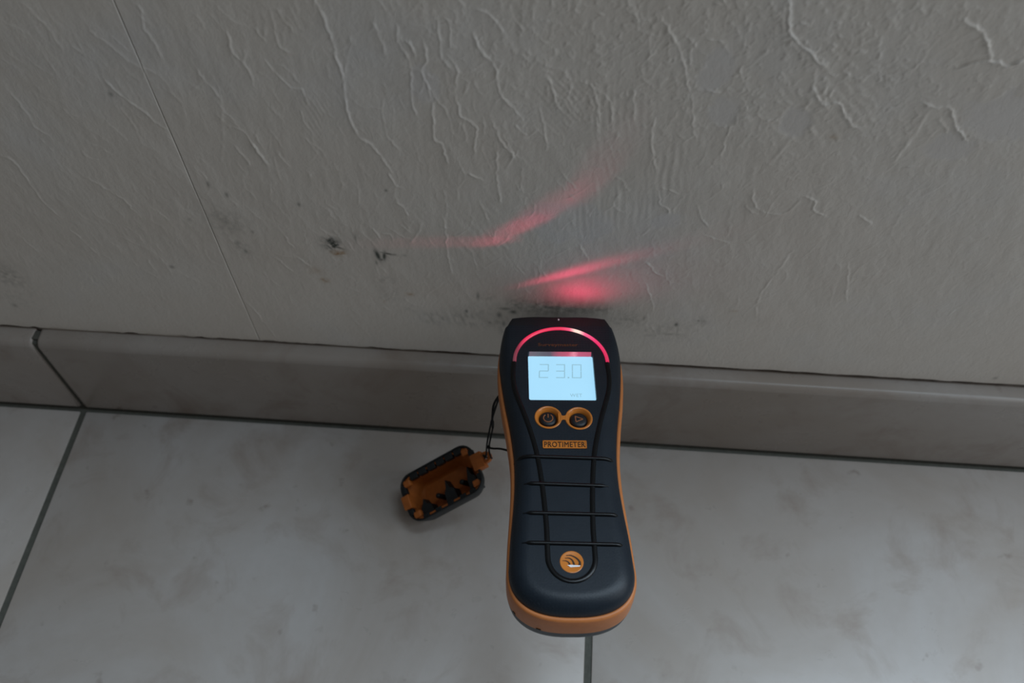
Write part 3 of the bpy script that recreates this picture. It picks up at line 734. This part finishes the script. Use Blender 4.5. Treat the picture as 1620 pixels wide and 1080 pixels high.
# name plate
plate = obj('name_plate', prism_uv(rrect(-11.2, 10.1, 82.0, 86.5, .5), -.4, .16), M['orange_gloss'], meter)
plate['label'] = 'orange name plate with dark raised capitals'
fr = [prism_uv(p, .1, .42) for p in ([(-11.2, 82.0), (10.1, 82.0), (10.1, 82.5), (-11.2, 82.5)], [(-11.2, 86.0), (10.1, 86.0), (10.1, 86.5), (-11.2, 86.5)], [(-11.2, 82), (-10.75, 82), (-10.75, 86.5), (-11.2, 86.5)], [(9.65, 82), (10.1, 82), (10.1, 86.5), (9.65, 86.5)])]
obj('plate_rim', join_meshes(fr), M['orange_gloss'], plate)
obj('plate_lettering', text_mesh('PROTIMETER', -.00055, -.08425, .0198, .0030, .0001, .00036, .0, 1.1), M['letter'], plate)

# round badge with three sweeping arcs
LC = (-.4, 145.8)
badge = obj('badge', lathe([(.0053, -.0004), (.0052, .00012), (.0050, .00020), (.0047, .00012), (.00002, .00016)], 48, (LC[0] * .001, -LC[1] * .001)), M['orange_gloss'], meter, 40)
badge['label'] = 'round orange badge with three curved stripes'
def sw(pts, wid):
    P = smooth_path(pts, 6); P = [np.array(p) for p in P]; up, lo = [], []
    for i, p in enumerate(P):
        t = P[min(i + 1, len(P) - 1)] - P[max(i - 1, 0)]; t /= np.linalg.norm(t); nn = np.array([-t[1], t[0]]); k = wid * (.25 + .75 * i / (len(P) - 1)) / 2
        up.append(p + nn * k); lo.append(p - nn * k)
    return prism_uv([(LC[0] + a_, LC[1] + b_) for a_, b_ in up + lo[::-1]], .05, .26)
for pts, wid in ((((-2.3, -3.0), (-.2, -3.0), (2.2, -1.7), (3.5, .1), (3.4, 1.6)), 1.15), (((-2.9, -1.7), (-1.0, -1.7), (.4, -.5), (1.0, 1.5)), .95), (((-4.1, -.5), (-2.5, -.4), (-1.3, .4), (-.9, 1.6)), .8)):
    obj('badge_stripe', sw(pts, wid), M['letter'], badge)
obj('badge_painted_glint', prism_uv([(LC[0] + a_, LC[1] + b_) for a_, b_ in ((-2.0, 1.6), (-.4, 1.5), (3.7, 1.75), (3.4, 2.3), (-.6, 2.65))], .05, .30), M['pale_glint'], badge)  # highlight on the badge painted as a flat white sliver

# red light thrown on the wall by the light guide: narrow beams leaving the arc
def beam(name, src, A, B, thick, power, color=(1.0, .035, .15)):
    """flat fan of light from a spot on the arc that lights the stretch A-B of the plaster"""
    S = METER @ Vector(L(*src)); da = (Vector((A[0], WALL_Y, A[1])) - S); db = (Vector((B[0], WALL_Y, B[1])) - S)
    r = (da.length + db.length) / 2; da.normalize(); db.normalize()
    fwd = (da + db).normalized(); xa = db - da; xa = (xa - fwd * xa.dot(fwd)).normalized(); ya = (-fwd).cross(xa)
    half = da.angle(db) / 2 * 1.35
    d = bpy.data.lights.new(name, 'SPOT'); d.energy = power; d.color = color
    d.spot_size = 2 * half; d.spot_blend = 1.0; d.shadow_soft_size = .0004
    o = bpy.data.objects.new(name, d); COL.objects.link(o)
    asp = min(1.0, (thick / r) / half)
    mw = Matrix(((xa.x, ya.x * asp, -fwd.x, S.x), (xa.y, ya.y * asp, -fwd.y, S.y), (xa.z, ya.z * asp, -fwd.z, S.z), (0, 0, 0, 1)))
    o.parent = meter; o.matrix_parent_inverse = METER.inverted(); o.matrix_basis = mw
    return o
for b in BEAMS: beam('arc_glow_beam', *b)

# ------------------------------------------------------------------ protective cap lying on the floor
CW, CH, CD = .0545, .0318, .0215
def rotm(a, b, c):
    return Matrix.Rotation(c, 4, 'Z') @ Matrix.Rotation(b, 4, 'Y') @ Matrix.Rotation(a, 4, 'X')
CAPM = Matrix.Translation((.2568, -.0519, .0309)) @ rotm(.1642, -.4814, .3788)
cap = empty('protective_cap', CAPM)
tag(cap, 'open dark rubber pin cap with orange lining lying on the floor tiles', 'cap')
def rr3(w, h_, r, z, n=6, cy=0.0):
    return [(x, y + cy, z) for x, y in rrect(-w / 2, w / 2, -h_ / 2, h_ / 2, r, n)]
def sh(r, dx): return [(x + dx, y, z) for x, y, z in r]
outer = [sh(rr3(CW * .50, CH * .42, .005, -CD), -.0055), sh(rr3(CW * .66, CH * .64, .007, -CD * .97), -.0050), sh(rr3(CW * .79, CH * .82, .0085, -CD * .86), -.0036), sh(rr3(CW * .89, CH * .93, .009, -CD * .62), -.0018), sh(rr3(CW * .965, CH * .98, .009, -CD * .3), -.0004), rr3(CW, CH, .009, -.001), rr3(CW - .0006, CH - .0006, .0087, 0), rr3(CW - .0022, CH - .0022, .0080, 0), rr3(CW - .0028, CH - .0028, .0078, -.0008), rr3(CW - .0032, CH - .0032, .0076, -.004), sh(rr3(CW * .78, CH * .80, .007, -CD * .7), -.0030), sh(rr3(CW * .6, CH * .5, .005, -CD * .9), -.0045)]
obj('cap_shell', loft(outer), M['capshell'], cap, 45)
lin = [rr3(CW - .0040, CH - .0040, .0074, -.0225), rr3(CW - .0034, CH - .0034, .0075, -.0016), rr3(CW - .0058, CH - .0058, .0066, -.0016), sh(rr3(CW * .80, CH * .76, .0060, -.012), -.0018), sh(rr3(CW * .58, CH * .52, .005, -.0172), -.0040)]
lin[0] = sh(rr3(CW * .62, CH * .55, .0066, -.0178), -.0040); lin[1] = rr3(CW - .0034, CH - .0034, .0075, -.0016)
liner = obj('cap_liner', loft(lin), M['caporange'], cap, 45)
liner['label'] = 'orange plastic lining of the cap'
iw, ih = CW / 2 - .0022, CH / 2 - .0022
for k in range(6):                                               # dark clips along the far lip
    x = -.0185 + k * .0066
    obj('rim_clip', box_mesh(x, x + .0056, ih - .0028, ih + .0012, -.0042, -.0006, bev=.0004), M['capshell'], cap)
for x in (-.0185, -.0095, -.0005, .0085, .0155):                 # short clips on the near lip
    obj('rim_clip', box_mesh(x, x + .0042, -ih - .0012, -ih + .0012, -.0036, -.0005, bev=.0004), M['capshell'], cap)
for sx in (-1, 1):
    for sy, y0, y1 in ((1, .0045, .0100), (-1, -.0098, -.0055)):
        obj('rim_clip', box_mesh(sx * iw - .0016, sx * iw + .0016, y0, y1, -.0040, -.0005, bev=.0004), M['capshell'], cap)
for sx in (-1, 1):                                               # orange corner tabs
    for sy in (-1, 1):
        c = Vector((sx * (iw - .0032), sy * (ih - .0032), 0))
        obj('corner_tab', box_mesh(c.x - .0026, c.x + .0026, c.y - .0022, c.y + .0022, -.0046, -.0004, bev=.0009), M['caporange'], cap)
obj('end_tab', box_mesh(-CW / 2 - .0012, -CW / 2 + .0042, -.0052, .0036, -.0062, .0007, bev=.0005), M['caporange'], cap)
# lug with the eyelet for the cord
lug = obj('lug', join_meshes([box_mesh(CW / 2 - .0034, CW / 2 + .0042, -.0040, .0062, -.0058, .0007, bev=.0005),
      lathe([(.0034, -.0030), (.0036, -.0026), (.0036, -.0004), (.0034, 0), (.0016, 0), (.0014, -.0004), (.0014, -.0026), (.0016, -.0030), (.0034, -.0030)], 24, (CW / 2 + .0062, .0010), False)]), M['caporange'], cap, 45)
lug['label'] = 'orange lug with an eyelet'
def rib(x, wd, y_in, spike):
    y0 = -ih + .0016
    P = [(x - wd / 2, y0), (x + wd / 2, y0), (x + wd * .42, y0 + y_in * .5), (x + wd * .1, y0 + y_in * .62), (x - wd * .06, y0 + y_in), (x - wd * .22, y0 + y_in * spike), (x - wd * .45, y0 + y_in * .45)]
    return prism(P, -.0125, -.0045)
for x, wd, yi, sp in ((-.0160, .0085, .0100, .7), (.0020, .0080, .0140, .65), (.0185, .0065, .0150, .8)):
    obj('inner_rib', rib(x, wd, yi, sp), M['capshell'], cap)
for x, y in ((-.0075, -.0040), (.0105, -.0035)):
    obj('inner_peg', lathe([(.0018, -.0170), (.0017, -.0075), (.0011, -.0068), (.00002, -.0066)], 10, (x, y)), M['capshell'], cap, 40)

# ------------------------------------------------------------------ cord tying the cap to the meter
eye = CAPM @ Vector((CW / 2 + .0062, .0010, 0))
eye_dn = CAPM @ Vector((CW / 2 + .0062, .0010, -.0034))
top = METER @ Vector(L(-30.5, 36, -20)); top_in = METER @ Vector(L(-27.0, 33, -24))
under = METER @ Vector(L(-20, 70, -31))
knot = Vector((.2873, -.0454, .070)); mid = Vector((.2893, -.0395, .092))
RC = .00052
def strand(pts, r=RC, n=10): return sweep([tuple(p) for p in smooth_path([tuple(p) for p in pts], n)], r, (.3, 1, .2), 1, 8)
cs = [strand([eye_dn, eye + Vector((-.0012, .0006, .0012)), Vector((.2855, -.0470, .060)), knot + Vector((-.0008, .0006, .004)), mid + Vector((-.0006, 0, -.004)), mid, top, top_in]),
      strand([eye_dn, eye + Vector((.0042, -.0006, .0002)), Vector((.2884, -.0466, .060)), knot + Vector((.0002, 0, 0)), mid + Vector((.0006, 0, -.006)), mid + Vector((.0004, .0005, .004)), top + Vector((.0007, 0, 0)), top_in]),
      strand([knot + Vector((.0004, -.0006, 0)), Vector((.2905, -.0485, .0745)), Vector((.2965, -.0535, .084)), under], .00062),
      strand([mid + Vector((.0002, .0003, -.010)), mid + Vector((.0003, -.0006, 0)), mid + Vector((.0012, .003, .012)), top + Vector((.0004, .0004, -.001))], .00066)]
kb = lathe([(.0002, -.0012), (.0009, -.0008), (.0012, 0), (.0009, .0008), (.0002, .0012)], 10)
for v in kb.vertices: v.co = v.co + knot
cord = obj('tether_cord', join_meshes(cs + [kb]), M['cord'], None, 60)
tag(cord, 'thin black cord tying the cap lug to the moisture meter', 'cord')
